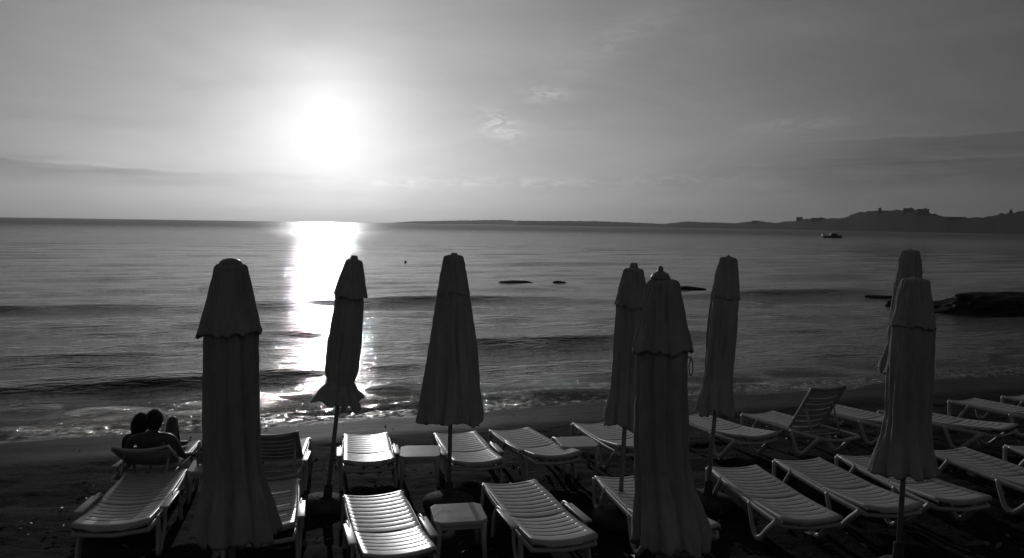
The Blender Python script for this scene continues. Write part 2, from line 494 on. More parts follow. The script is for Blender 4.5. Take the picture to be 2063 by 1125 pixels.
def far_building(name, x, ytop, w_px, label, style='block', cat='building'):
    d = dist_h(x) + 125; a = R(azp(x)); k = d * math.cos(a) / 1600.
    w = w_px * k; top = hp(x, ytop, d) ; yb = np.interp(x, [p[0] for p in prof], [p[1] for p in prof])
    base = hp(x, yb + 7, d)
    mw = Matrix.Translation((math.sin(a) * d, math.cos(a) * d, WL + base)) @ Matrix.Rotation(-a, 4, 'Z')
    e = empty(name, mw, label, cat, 'buildings on the headland'); h = top - base
    bm = bmesh.new()
    if style == 'block':
        box(bm, (0, 0, h / 2), (w, 14, h)); obj('wall', bm, M_STONE, e, False)
        bm = bmesh.new(); box(bm, (0, 0, h + .4), (w + 1, 15, .8)); box(bm, (w * .2, 2, h + 1.6), (w * .18, 4, 2)); obj('roof', bm, M_STONE, e, False)
    elif style == 'gable':
        box(bm, (0, 0, h * .35), (w, 10, h * .7)); obj('wall', bm, M_STONE, e, False)
        bm = bmesh.new(); hw = w / 2 + .5
        vs = [bm.verts.new(p) for p in ((-hw, -6, h * .7), (hw, -6, h * .7), (hw, 6, h * .7), (-hw, 6, h * .7), (-hw, 0, h), (hw, 0, h))]
        for f in ((0, 1, 5, 4), (2, 3, 4, 5), (1, 2, 5), (3, 0, 4), (3, 2, 1, 0)): bm.faces.new([vs[i] for i in f])
        obj('roof', bm, M_STONE, e, False)
    else:
        box(bm, (0, 0, h * .3), (w, w, h * .6)); obj('wall', bm, M_STONE, e, False)
        bm = bmesh.new(); lathe(bm, [(w * .62, h * .6), (w * .35, h * .8), (.15, h)], 8); obj('spire', bm, M_STONE, e, False)
    return e


far_building('flat_roofed_building', 1607, 439, 12, 'dark flat block standing alone at the low left end of the headland')
far_building('small_tower', 1767.5, 421, 6, 'small square tower rising from the left part of the headland crest', 'block', 'tower')
far_building('long_building', 1825, 421.5, 19, 'long flat roofed building on the highest crest of the headland')
far_building('end_building', 1854, 423, 22, 'wide blocky building at the right end of the headland crest above the drop')
far_building('house', 1878, 431.5, 6, 'small house on the step just below the crest drop', 'gable', 'house')
far_building('low_building', 1923, 438, 30, 'low long building on the saddle of the headland', 'gable')
far_building('spired_tower', 2030.5, 422, 6, 'pointed spire rising above the trees at the far right of the headland', 'spire', 'tower')
far_building('house', 1520, 445.5, 16, 'low roofline at the pale left tip of the headland', 'gable', 'house')
far_building('terrace_building', 1645, 440.5, 26, 'long low terrace on the flat shoulder left of the main crest')

# ------------------------------------------------------------------ boat
be = empty('motor_boat', Matrix.Translation((128., 318., WL)) @ Matrix.Rotation(R(6), 4, 'Z'), 'small dark motor boat with low cabin anchored on the calm water below the headland', 'boat')
bm = bmesh.new(); rows = []
for i in range(13):
    t = i / 12; x = -3.9 + 7.8 * t; w = 1.35 * (1 - max(0, (t - .45) / .55) ** 2.2) + .02; sh = .75 + .45 * t * t
    rows.append([bm.verts.new(p) for p in ((x, -w, sh), (x + .0, -w * .85, .2), (x, 0, -.3), (x, w * .85, .2), (x, w, sh))])
for a, b in zip(rows, rows[1:]):
    for j in range(4): bm.faces.new((a[j], b[j], b[j + 1], a[j + 1]))
    bm.faces.new((a[0], a[4], b[4], b[0]))
bm.faces.new(rows[0]); bm.faces.new(rows[-1][::-1])
obj('hull', bm, M_BOATHULL, be)
bm = bmesh.new(); box(bm, (.3, 0, 1.35), (2.6, 1.7, .9), bevel=.25); obj('cabin', bm, M_BOATHULL, be)
bm = bmesh.new(); box(bm, (1.4, 0, 1.6), (.06, 1.4, .4), Matrix.Rotation(R(-25), 3, 'Y')); obj('windscreen', bm, M_DARKGLASS, be)
bm = bmesh.new(); box(bm, (-4.1, 0, .8), (.7, 1.3, 1.2), bevel=.15); obj('transom_glint', bm, M_TRANSOM_GLINT, be)  # added white block: the bright glint on the transom put into colour


# ------------------------------------------------------------------ rocks in the sea
def rock(name, c, s, rot, label, seed, group='rocks in the shallow water'):
    bm = bmesh.new(); bmesh.ops.create_icosphere(bm, subdivisions=5, radius=1)
    for v in bm.verts:
        p = v.co.copy(); n1 = noise.fractal(p * 1.6 + Vector((seed, 0, 0)), 1., 2., 5)
        p *= 1 + .20 * n1
        p.z = math.copysign(abs(p.z) ** .8, p.z)
        v.co = Vector((p.x * s[0], p.y * s[1], p.z * s[2]))
    o = obj(name, bm, M_ROCK, smooth=False)
    o.location = c; o.rotation_euler.z = rot
    return tag(o, label, 'rock', group)


rock('rock', (23.2, 34.2, WL - .10), (5.1, 2.6, 1.02), R(4), 'large black rock rising from the water at the right edge of the photo', 2.2)
rock('rock', (17.6, 36.5, WL - .05), (.36, .34, .27), .3, 'small dark rock in the water just left of the big black rock', 4.1)
rock('rock', (.2, 47.5, WL - .07), (1.0, .7, .17), .1, 'flat dark rock awash, wider of the two in the open water', 7.3)
rock('rock', (2.8, 47.2, WL - .05), (.42, .45, .19), .4, 'short flat rock awash in open water right of the wider one', 8.8)
rock('rock', (9.6, 43.6, WL - .12), (1.35, .6, .30), .2, 'low wedge shaped rock awash between the middle umbrellas', 5.7)
rock('rock', (19.3, 41.2, WL - .13), (1.1, .6, .20), .0, 'thin low rock awash just beyond the small rock near the right umbrellas', 9.4)


# ------------------------------------------------------------------ umbrellas
def canopy_mesh(prof, nf, amp, seed, ragged=.05, n=144, m=70, top_closed=True, lean=(0, 0)):
    """prof: list of (z, radius, fold 0..1), top to bottom; folded cloth round a pole"""
    bm = bmesh.new(); zs = np.array([p[0] for p in prof])[::-1]; rs = np.array([p[1] for p in prof])[::-1]; fs = np.array([p[2] for p in prof])[::-1]
    z0, z1 = zs[0], zs[-1]; rings = []
    rnd = random.Random(seed); ph = [rnd.uniform(0, 6.28) for _ in range(6)]
    wj = [rnd.uniform(-.30, .30) for _ in range(nf)]; aj = [rnd.uniform(.55, 1.25) for _ in range(nf)]
    for i in range(m + 1):
        t = i / m; z = z1 + (z0 - z1) * t
        r_ = float(np.interp(z, zs, rs)); f = float(np.interp(z, zs, fs)); ring = []
        for j in range(n):
            a = 2 * math.pi * j / n
            aw = a + .10 * math.sin(2 * a + ph[0] + z * .6) + .05 * math.sin(3 * a + ph[1]) + f * .12 * math.sin(z * 5 + ph[4])
            q_ = (aw / (2 * math.pi) * nf) % nf; k = int(q_) % nf; s = q_ - int(q_)
            lobe = abs(math.sin(math.pi * s)) ** .6                 # rounded pleats with sharp valleys
            A = amp * (.35 + .9 * f) * aj[k]
            rr_ = r_ * (1 + A * (lobe - .62) + .06 * f * math.sin(2 * a + ph[2]) + .05 * f * math.sin(3 * a + ph[3] + z * 2))
            rr_ += r_ * (.07 * noise.noise(Vector((math.cos(a) * 2.5, math.sin(a) * 2.5, z * 1.6 + seed))) + .05 * noise.noise(Vector((math.cos(a) * 7, math.sin(a) * 7, z * 1.8 - seed))))
            rr_ += .010 * noise.noise(Vector((a * 6, z * 9, seed)))
            rr_ += .006 * math.sin(a * nf * 2 + z * 3)
            zz = z
            if t > .85: zz = z + ((lobe - .5) * ragged * .55 * aj[k] + ragged * 1.3 * noise.noise(Vector((math.cos(a) * 1.7, math.sin(a) * 1.7, seed))) + ragged * .8 * noise.noise(Vector((math.cos(a) * 5, math.sin(a) * 5, seed)))) * (t - .85) / .15
            lx = lean[0] * max(0, t - .6) ** 1.5; ly = lean[1] * max(0, t - .6) ** 1.5
            ring.append(bm.verts.new((rr_ * math.cos(a) + lx, rr_ * math.sin(a) + ly, zz)))
        rings.append(ring)
    for A, B in zip(rings, rings[1:]):
        for j in range(n): bm.faces.new((A[j], B[j], B[(j + 1) % n], A[(j + 1) % n]))
    if top_closed:
        c = bm.verts.new((0, 0, z1 + .02))
        for j in range(n): bm.faces.new((rings[0][j], rings[0][(j + 1) % n], c))
    # the inside of the cloth: turned in at the hem, drawn to the pole
    inner = [bm.verts.new((v.co.x * .80 , v.co.y * .80, v.co.z + .02)) for v in rings[-1]]
    inner2 = [bm.verts.new((v.co.x * .18, v.co.y * .18, z0 + .45)) for v in rings[-1]]
    for A, B in ((rings[-1], inner), (inner, inner2)):
        for j in range(n): bm.faces.new((A[j], B[j], B[(j + 1) % n], A[(j + 1) % n]))
    return bm


def umbrella(x, y, top, tilt, prof, flap, label, seed, nf=9, amp=.30, finial='point', base=True, lean=(0, 0), strap=False, ragged=.06, rope=False, yaw=0.):
    """prof and flap are (height below top, radius, fold); tilt = (lean to +x, lean to +y) degrees"""
    z = gz(x, y)
    mw = Matrix.Translation((x, y, z)) @ Matrix.Rotation(R(tilt[0]), 4, 'Y') @ Matrix.Rotation(R(-tilt[1]), 4, 'X') @ Matrix.Rotation(yaw, 4, 'Z')
    e = empty('beach_umbrella', mw, label, 'umbrella', 'closed beach umbrellas')
    H = top - z
    P_ = [(H - a, b, c) for a, b, c in prof]; F_ = [(H - a, b, c) for a, b, c in flap]
    bm = bmesh.new(); tube(bm, [(0, 0, -.12), (0, 0, H - .06)], .024, n=14); obj('pole', bm, M_POLE, e)
    obj('canopy', canopy_mesh(P_, nf, amp, seed, ragged, lean=lean), M_CANVAS, e)
    obj('top_flap', canopy_mesh(F_, nf, amp * .30, seed + 50, .035, m=26), M_CANVAS, e)
    bm = bmesh.new()
    if finial == 'dome': lathe(bm, [(.075, H - .01), (.072, H + .015), (.05, H + .034), (.012, H + .043)], 20)
    elif finial == 'cap':
        lathe(bm, [(.062, H + .0), (.066, H + .02), (.05, H + .045), (.02, H + .06), (.018, H + .085), (.004, H + .095)], 18, (-.018, 0, 0))
    else: lathe(bm, [(.03, H), (.028, H + .015), (.012, H + .022), (.004, H + .035)], 12)
    obj('finial', bm, M_POLE, e)
    if strap:
        bm = bmesh.new(); zz, rr_ = strap
        lathe(bm, [(rr_ + .004, H - zz - .02), (rr_ + .010, H - zz), (rr_ + .004, H - zz + .02)], 40); obj('tie_strap', bm, M_CANVAS, e)
    if rope:
        bm = bmesh.new(); tube(bm, smooth_path([(.17, -.02, H - .50), (.195, -.02, H - .53), (.20, -.02, H - .60), (.185, -.02, H - .63), (.175, -.02, H - .57), (.19, -.02, H - .50)]), .004, n=6)
        obj('tie_rope', bm, M_ROPE, e)
    if base:
        bq = base if base is not True else .29
        bm = bmesh.new(); lathe(bm, [(bq, -.03), (bq, .045), (bq - .02, .065), (.10, .085), (.05, .10), (.045, .24), (.03, .25)], 32); obj('base', bm, M_BASE, e)
    return e


FLAP = [(.0, .085, .1), (.02, .10, .2), (.15, .132, .3), (.30, .160, .4), (.44, .190, .5)]
umbrella(-1.86, 5.2, 2.81, (0.3, 0), [(.05, .08, 0), (.44, .165, .3), (.9, .172, .35), (1.35, .180, .4), (1.42, .185, .5), (1.60, .235, .9), (1.80, .270, 1.)],
         [(.0, .085, .1), (.015, .098, .2), (.15, .125, .3), (.30, .157, .4), (.42, .186, .5), (.45, .197, .5)],
         'large closed umbrella in the left foreground with rounded finial, second nearest sunbed row left', 1, 9, .26, 'dome', lean=(.15, 0))
umbrella(-2.04, 8.70, 2.70, (6.3, 0), [(.05, .07, 0), (.38, .135, .3), (.9, .165, .35), (1.22, .165, .4), (1.38, .12, .6), (1.46, .17, .9), (1.60, .245, 1.)],
         [(.0, .075, .1), (.01, .085, .2), (.15, .125, .3), (.34, .168, .4), (.40, .185, .5)],
         'tilted closed umbrella standing in the bright sun glitter with a pinched ruffled hem', 2, 8, .30, 'point', ragged=.09)
umbrella(-.68, 8.80, 2.745, (0.7, 0), [(.05, .08, 0), (.42, .172, .35), (.9, .235, .45), (1.4, .295, .55), (1.86, .345, .65)],
         [(.0, .088, .1), (.012, .10, .2), (.2, .140, .3), (.42, .178, .4)],
         'closed umbrella hanging in a straight wide cone beside the two low tables', 3, 10, .24, 'point', base=True)
umbrella(1.18, 8.25, 2.66, (1.8, 0), [(.04, .08, 0), (.37, .140, .3), (.9, .155, .35), (1.25, .155, .4), (1.42, .185, .7), (1.62, .215, .9)],
         [(.0, .080, .1), (.012, .095, .2), (.15, .125, .3), (.34, .155, .4), (.39, .168, .5)],
         'smaller closed umbrella half hidden directly left of the big middle one', 4, 8, .26, 'point')
umbrella(1.03, 5.2, 2.75, (-.8, 0), [(.04, .08, 0), (.46, .160, .3), (.9, .168, .35), (1.25, .172, .4), (1.40, .19, .6), (1.58, .235, .9), (1.74, .265, 1.)],
         [(.0, .080, .1), (.012, .095, .2), (.15, .122, .3), (.30, .150, .4), (.40, .175, .5), (.46, .185, .5)],
         'big closed umbrella in the middle foreground with capped finial and hanging rope loop', 5, 9, .26, 'cap', lean=(.32, 0), rope=True, ragged=.09)
umbrella(2.26, 8.85, 2.77, (3.1, 0), [(.05, .07, 0), (.42, .140, .3), (.9, .148, .35), (1.35, .142, .4), (1.55, .165, .7), (1.76, .190, .9)],
         [(.0, .075, .1), (.012, .088, .2), (.15, .112, .3), (.36, .140, .4), (.45, .155, .5)],
         'slim closed umbrella leaning slightly right, just right of the big middle umbrella', 6, 8, .26, 'point')
umbrella(5.45, 11.0, 2.82, (1.2, 0), [(.05, .08, 0), (.5, .16, .3), (.9, .19, .35), (1.3, .20, .4), (1.5, .25, .7), (1.72, .31, .9)],
         [(.0, .095, .1), (.012, .112, .2), (.2, .145, .3), (.50, .175, .4)],
         'farther closed umbrella mostly hidden behind the right foreground one, only its top showing', 7, 8, .26, 'point')
umbrella(3.58, 7.1, 2.665, (0.7, 0), [(.04, .09, 0), (.44, .168, .3), (.86, .18, .35), (1.29, .180, .4), (1.48, .205, .6), (1.64, .243, .8), (1.76, .270, 1.)],
         [(.0, .095, .1), (.012, .11, .2), (.15, .138, .3), (.29, .160, .4), (.43, .187, .5)],
         'closed umbrella in the right foreground with flared skirt above its bare pole', 8, 9, .22, 'point', ragged=.04, base=.17)


# ------------------------------------------------------------------ loungers
def slat_panel(y0, y1, w=.60, sag=.028, pitch=.112, slot=.019, zc=0., curl=0., edge=(.05, .05), railw=.055, lip=(True, True)):
    """panel from y0 (foot side) down to y1 (head side) with cross slots, dished across"""
    bm = bmesh.new()
    ln = y0 - y1; n = max(2, int(round((ln - edge[0] - edge[1] + slot) / pitch)))
    body = ln - edge[0] - edge[1]; p_ = (body - slot * 0) / n
    ys = [0, .006, edge[0]]; solid = [True, True]
    y = edge[0]
    for i in range(n):
        ys += [y + slot]; solid += [False]
        a = y + slot; b = y + p_
        if i == n - 1: b = ln - edge[1]
        for f in (.12, .5, .88, 1.): ys.append(a + (b - a) * f); solid.append(True)
        y = b
    ys += [ln - .006, ln]; solid += [True, True]
    hw = w / 2
    ys = [0] + ys + [ln]; solid = [True] + solid + [True]
    xs_ = [-hw, -hw, -hw + .006, -hw + railw] + [(-hw + railw) + (w - 2 * railw) * k / 8 for k in range(1, 8)] + [hw - railw, hw - .006, hw, hw]
    V_ = []
    for iy, yy in enumerate(ys):
        row = []
        for ix, x in enumerate(xs_):
            z = zc - sag * (1 - (x / hw) ** 2)
            if abs(abs(x) - hw) < 1e-6: z -= .006
            if iy in (0, 1, len(ys) - 2, len(ys) - 1): z -= .006
            if ix in (0, len(xs_) - 1) or (iy == 0 and lip[0]) or (iy == len(ys) - 1 and lip[1]): z -= .032
            elif iy in (0, len(ys) - 1): z -= .006
            z += curl * (yy / ln) ** 2
            row.append(bm.verts.new((x, y0 - yy, z)))
        V_.append(row)
    for i in range(len(ys) - 1):
        for j in range(len(xs_) - 1):
            if not solid[i] and 3 <= j < len(xs_) - 4: continue
            bm.faces.new((V_[i][j], V_[i + 1][j], V_[i + 1][j + 1], V_[i][j + 1]))
    # bulge of each slat
    k = 3
    for i in range(n):
        r = V_[4 + i * 5 + 2] if 4 + i * 5 + 2 < len(V_) else None
        if r:
            for v in r[3:-3]: v.co.z += .005
    bmesh.ops.remove_doubles(bm, verts=[v for v in bm.verts if not v.link_faces], dist=0)
    for v in [v for v in bm.verts if not v.link_faces]: bm.verts.remove(v)
    bmesh.ops.recalc_face_normals(bm, faces=bm.faces[:])
    if sum(f.normal.z for f in bm.faces) < 0: bmesh.ops.reverse_faces(bm, faces=bm.faces[:])
    ext = bmesh.ops.extrude_face_region(bm, geom=bm.faces[:])
    newv = [e for e in ext['geom'] if isinstance(e, bmesh.types.BMVert)]
    for v in newv: v.co.z -= .012; v.co.x *= .985
    bmesh.ops.recalc_face_normals(bm, faces=bm.faces[:])
    return bm


SZ = .345; HY = -.14


def make_lounger(style, back_deg, material):
    root = empty('sun_lounger', Matrix.Identity(4), 'x', 'sun lounger', 'white plastic sun loungers')
    hw = .30
    obj('seat', slat_panel(.94, HY + .004, zc=SZ, lip=(True, False), edge=(.06, .013), sag=.034), material, root, True)
    br = obj('backrest', slat_panel(-.003, -.80, zc=0, lip=(False, True), edge=(.013, .085), curl=.020, sag=.040), material, root, True)
    br.location = (0, HY, SZ); br.rotation_euler.x = -R(back_deg)
    # frame: apron under the sheet, with rounded top edge
    bm = bmesh.new()
    for s in (-1, 1):
        tube(bm, smooth_path([(s * (hw - .012), .90, SZ - .035), (s * (hw + .008), .5, SZ - .04), (s * (hw + .010), 0, SZ - .045), (s * (hw + .008), -.5, SZ - .045), (s * (hw - .01), -.90, SZ - .04)]), .016, .030, 10)
    tube(bm, [(-hw + .0, .915, SZ - .045), (0, .925, SZ - .066), (hw - .0, .915, SZ - .045)], .022, .022, 10)
    tube(bm, [(-hw + .0, -.90, SZ - .045), (0, -.91, SZ - .07), (hw - .0, -.90, SZ - .045)], .022, .022, 10)
    for y in (.35, -.30): box(bm, (0, y, SZ - .075), (2 * hw, .035, .03), bevel=.006)
    obj('frame', bm, material, root)
    if back_deg > 14:
        bm = bmesh.new()
        a = R(back_deg); py = HY - .50 * math.cos(a); pz = SZ + .50 * math.sin(a) - .03
        for s in (-1, 1): tube(bm, [(s * .24, py, pz), (s * .24, py - .14, SZ - .04)], .012, .016, 8)
        tube(bm, [(-.24, py - .14, SZ - .04), (.24, py - .14, SZ - .04)], .012, .012, 8)
        obj('back_prop', bm, material, root)
    for s in (-1, 1):
        if style == 'loop':
            for yp in (((.905, SZ - .02), (.895, .14), (.87, .045), (.80, .015), (.72, .05), (.62, .17), (.50, SZ - .03)),
                       ((-.24, SZ - .03), (-.30, .16), (-.36, .05), (-.44, .015), (-.52, .045), (-.66, .17), (-.84, SZ - .03))):
                bm = bmesh.new()
                tube(bm, smooth_path([(s * (hw + .012), a, b) for a, b in yp]), .021, .034, 10,)
                obj('leg', bm, material, root)
        else:
            bm = bmesh.new()   # straight foot leg
            tube(bm, smooth_path([(s * (hw - .005), .88, SZ - .01), (s * (hw + .005), .88, .2), (s * (hw + .02), .90, .0)]), .020, .040, 10); obj('leg', bm, material, root)
            bm = bmesh.new()   # broad head leg
            tube(bm, smooth_path([(s * (hw + .0), -.60, SZ - .02), (s * (hw + .012), -.63, .2), (s * (hw + .025), -.68, .0)]), .022, .060, 10); obj('leg', bm, material, root)
            bm = bmesh.new()   # arch under the arm
            tube(bm, smooth_path([(s * (hw + .05), .26, .0), (s * (hw + .045), .22, .18), (s * (hw + .042), .12, SZ - .02), (s * (hw + .04), .0, SZ + .012), (s * (hw + .04), -.14, SZ + .012)]), .020, .026, 10); obj('arm_support', bm, material, root)
            bm = bmesh.new()
            box(bm, (s * (hw + .048), -.30, SZ + .030), (.078, .56, .022), Matrix.Rotation(R(-2), 3, 'X'), bevel=.009); obj('armrest', bm, material, root)
            bm = bmesh.new()
            tube(bm, smooth_path([(s * (hw + .045), -.50, SZ + .01), (s * (hw + .04), -.52, .18), (s * (hw + .03), -.66, .02)]), .018, .026, 10); obj('arm_support', bm, material, root)
    return root


protos = {}


def place(style, back, fx, fy, rot, label, material=M_PLASTIC, size=1., dz=0.):
    key = (style, back, material.name)
    if key not in protos: protos[key] = o = make_lounger(style, back, material)
    else: o = copy_tree(protos[key])
    a = R(rot); d = Vector((math.sin(a), -math.cos(a), 0)); c = Vector((fx, fy, 0)) + d * .94
    f = c - d * .8; h = c + d * .55
    zf, zh = gz(f.x, f.y), gz(h.x, h.y)
    Y = (f - h) + Vector((0, 0, zf - zh)); Y.normalize()
    X_ = Vector((math.cos(a), math.sin(a), 0)); Z_ = X_.cross(Y)
    mw = Matrix((X_, Y, Z_)).transposed().to_4x4()
    mw.translation = (c.x, c.y, zf + (zh - zf) * (.8 / 1.35) + dz)
    o.matrix_world = mw @ Matrix.Scale(size, 4); o['label'] = label
    return o


# nearest row, left to right
place('arm', 3, -3.98, 8.78, 13.0, 'broad white lounger with armrests in the bottom left corner, below the seated couple', size=1.07)
place('arm', 7, -2.62, 8.55, 14.0, 'lounger almost hidden behind the left foreground umbrella, near end showing under its hem')
place('arm', 5, -1.41, 8.07, 16.8, 'brightest lounger of the front row, sun glinting on its slats, with armrests')
place('arm', 3, 0.0, 8.50, 15.4, 'grey lounger with arched arm, right of the near low table')
place('loop', 5, 1.25, 8.76, 11.3, 'lounger crossed by the middle foreground umbrella and the thin pole beside it')
place('loop', 2, 2.62, 9.16, 7.5, 'front row lounger right of the middle umbrella, first of three fully visible', M_PLASTIC_OLD)
place('loop', 3, 3.50, 9.49, 9.4, 'front row lounger whose near end passes behind the right foreground pole', M_PLASTIC_OLD)
place('loop', 4, 4.35, 9.71, 8.0, 'lounger under the flared skirt of the right foreground umbrella', M_PLASTIC_OLD)
place('loop', 3, 5.58, 10.02, 12.0, 'front row lounger right of the right foreground umbrella, running out of frame', M_PLASTIC_OLD)
place('loop', 4, 6.75, 10.25, 10.0, 'lounger cut off by the right edge of the photo in the front row', M_PLASTIC_OLD)
# back row
LA = place('arm', 24, -4.46, 10.45, 11, 'lounger with raised backrest carrying the seated couple')
place('arm', 33, -3.02, 10.62, 10, 'lounger with raised backrest seen from behind, right of the left foreground umbrella')
place('arm', 5, -2.01, 10.93, 11.7, 'small bright sunlit lounger in the back row behind the brightest front one')
place('arm', 3, -.77, 11.00, 12.9, 'back row lounger crossed by the pole of the straight cone umbrella')
place('arm', 4, -.01, 11.22, 19.2, 'back row lounger between the cone umbrella and the far low table')
place('loop', 5, 1.22, 11.67, 14, 'back row lounger behind the small umbrella pole beside the far low table')
place('loop', 4, 2.76, 12.28, 19, 'back row lounger just right of the middle foreground umbrella')
place('loop', 52, 3.93, 12.42, 20, 'lounger with its backrest raised almost upright near the water', M_PLASTIC_OLD)
place('loop', 4, 5.15, 13.05, 22, 'back row lounger between the upright backrest and the right foreground umbrella', M_PLASTIC_OLD)
place('loop', 4, 6.17, 12.68, 25, 'back row lounger emerging right of the right foreground umbrella, near the waterline', M_PLASTIC_OLD)
place('loop', 4, 7.82, 13.58, 18.7, 'farthest row lounger with raised foot corner near the right edge', M_PLASTIC_OLD)
place('loop', 4, 9.0, 14.0, 18, 'farthest lounger, barely in frame at the right edge by the waterline', M_PLASTIC_OLD)


# ------------------------------------------------------------------ low tables
def make_table():
    root = empty('low_table', Matrix.Identity(4), 'x', 'table', 'low plastic tables')
    bm = bmesh.new(); hw, c = .245, .055
    pr = [(-hw + c, -hw), (hw - c, -hw), (hw, -hw + c), (hw, hw - c), (hw - c, hw), (-hw + c, hw), (-hw, hw - c), (-hw, -hw + c)]
    rings = []
    for k, z in ((.985, .366), (1.0, .372), (1.0, .394), (.99, .401), (.97, .4035), (.5, .4045)):
        rings.append([bm.verts.new((x * k, y * k, z)) for x, y in pr])
    for A, B in zip(rings, rings[1:]):
        for j in range(8): bm.faces.new((A[j], A[(j + 1) % 8], B[(j + 1) % 8], B[j]))
    bm.faces.new(rings[-1]); bm.faces.new(rings[0][::-1]); obj('tabletop', bm, M_PLASTIC, root, False)
    bm = bmesh.new()
    for s in (-1, 1):
        box(bm, (0, s * .215, .345), (.37, .016, .05), bevel=.004); box(bm, (s * .215, 0, .345), (.016, .37, .05), bevel=.004)
    obj('apron', bm, M_PLASTIC, root)
    for sx in (-1, 1):
        for sy in (-1, 1):
            bm = bmesh.new(); tube(bm, [(sx * .205, sy * .205, .375), (sx * .208, sy * .208, .2), (sx * .225, sy * .225, 0)], .026, .026, 8, [1.2, 1., .8]); obj('leg', bm, M_PLASTIC, root)
    return root


TB = make_table(); first = True
for x, y, r_a, lab in ((-.47, 7.28, 12, 'near low table with clipped corners between the brightest lounger and the grey one'),
                       (-1.10, 9.62, 6, 'farther low table with pale top right of the small sunlit lounger'),
                       (.87, 10.12, 10, 'far low table left of the small umbrella pole in the back row'),
                       (-3.42, 8.98, 12, 'low table holding drinks beside the seated couple')):
    o = TB if first else copy_tree(TB); first = False
    o.matrix_world = Matrix.Translation((x, y, gz(x, y))) @ Matrix.Rotation(R(r_a), 4, 'Z'); o['label'] = lab

tx, ty = -3.42, 8.98; tz = gz(tx, ty) + .404
e = empty('drinking_glass', Matrix.Translation((tx - .14, ty - .02, tz)), 'clear drinking glass catching the light on the table beside the couple', 'glass')
bm = bmesh.new(); lathe(bm, [(.03, 0), (.032, .01), (.038, .15), (.035, .15), (.029, .015)], 20); obj('glass_body', bm, M_GLASS, e)
e = empty('paper_cup', Matrix.Translation((tx - .10, ty + .14, tz)), 'pale cup standing behind the drinking glass on the drinks table', 'cup')
bm = bmesh.new(); lathe(bm, [(.034, 0), (.046, .12), (.043, .12), (.032, .01)], 20); obj('cup_body', bm, M_CUP, e)
e = empty('bottle', Matrix.Translation((tx - .17, ty + .17, tz)), 'dark bottle with pale cap on the drinks table next to the person', 'bottle')
bm = bmesh.new(); lathe(bm, [(.032, 0), (.034, .02), (.034, .12), (.015, .17), (.014, .20)], 18); obj('bottle_body', bm, M_DARKGLASS, e)
bm = bmesh.new(); lathe(bm, [(.017, .20), (.017, .222), (.012, .226)], 14); obj('cap', bm, M_CUP, e)
e = empty('ashtray', Matrix.Translation((tx + .10, ty + .02, tz)), 'small dark ashtray on the right half of the drinks table', 'ashtray')
bm = bmesh.new(); lathe(bm, [(.05, 0), (.055, .03), (.045, .03), (.04, .01)], 20); obj('dish', bm, M_DARKGLASS, e)


# ------------------------------------------------------------------ people
def skin_body(name, chains, parent, material, levels=2):
    """chains: list of [(point, radius)...]; first points equal to an existing vertex are joined"""
    vs, rs, es = [], [], []

    def vid(p, r):
        for i, q_ in enumerate(vs):
            if (Vector(q_) - Vector(p)).length < 1e-5: return i
        vs.append(tuple(p)); rs.append(r); return len(vs) - 1
    for ch in chains:
        last = None
        for p, r in ch:
            i = vid(p, r)
            if last is not None and last != i: es.append((last, i))
            last = i
    me = bpy.data.meshes.new(name); me.from_pydata(vs, es, [])
    o = bpy.data.objects.new(name, me); col.objects.link(o)
    mod = o.modifiers.new('skin', 'SKIN'); mod.use_smooth_shade = True; mod.branch_smoothing = .6
    sv = me.skin_vertices[0].data
    for i, r in enumerate(rs):
        r = r if isinstance(r, tuple) else (r, r)
        sv[i].radius = r
    sv[0].use_root = True
    ss_ = o.modifiers.new('sub', 'SUBSURF'); ss_.levels = levels; ss_.render_levels = levels
    bpy.context.view_layer.update()
    dg = bpy.context.evaluated_depsgraph_get()
    ev = bpy.data.meshes.new_from_object(o.evaluated_get(dg))
    ev.materials.clear(); ev.materials.append(material)
    ev.polygons.foreach_set('use_smooth', [True] * len(ev.polygons))
    bpy.data.objects.remove(o)
    o2 = bpy.data.objects.new(name, ev); col.objects.link(o2); o2.parent = parent
    return o2


def head_mesh(c, tilt):
    """head with brow, nose, chin, ears; face towards +y before tilt"""
    bm = bmesh.new(); bmesh.ops.create_uvsphere(bm, u_segments=32, v_segments=24, radius=1)
    for v in bm.verts:
        p = v.co; x, y, z = p.x * .076, p.y * .095, p.z * .115
        if z < -.02: k = 1 + (z + .02) * 3.2; x *= k; y = y * (1 + (z + .02) * 2.0) + .012
        if y > .05 and abs(x) < .02 and -.035 < z < .02: y += .022 * (1 - abs(x) / .02) * (1 - abs(z + .012) / .035)
        if y > .05 and .015 < abs(x) < .045 and .0 < z < .03: y -= .008
        v.co = Vector((x, y, z))
    for s in (-1, 1):
        r = bmesh.ops.create_uvsphere(bm, u_segments=10, v_segments=8, radius=1)
        for v in r['verts']: v.co = Vector((s * .078 + v.co.x * .010, v.co.y * .018 - .005, v.co.z * .030 - .005))
    rm = tilt.to_4x4()
    for v in bm.verts: v.co = rm @ v.co + Vector(c)
    return bm


def hair_mesh(c, tilt, s=1.0, long=False):
    bm = bmesh.new(); bmesh.ops.create_uvsphere(bm, u_segments=40, v_segments=30, radius=1)
    for v in bm.verts:
        p = v.co; n1 = noise.noise(p * 4 + Vector((c[0] * 10, 0, 0))) + .5 * noise.noise(p * 11)
        x, y, z = p.x * .090, p.y * .106 - .016, p.z * .118 + .016
        if p.y > .45 and p.z < .35: y = min(y, .045)                 # open at the face
        if long and p.y < .2 and p.z < 0: z *= 1.55; x *= 1.08
        k = 1 + .07 * n1
        v.co = Vector((x * k, y * k, z * k)) * s
    rm = tilt.to_4x4()
    for v in bm.verts: v.co = rm @ v.co + Vector(c)
    return bm


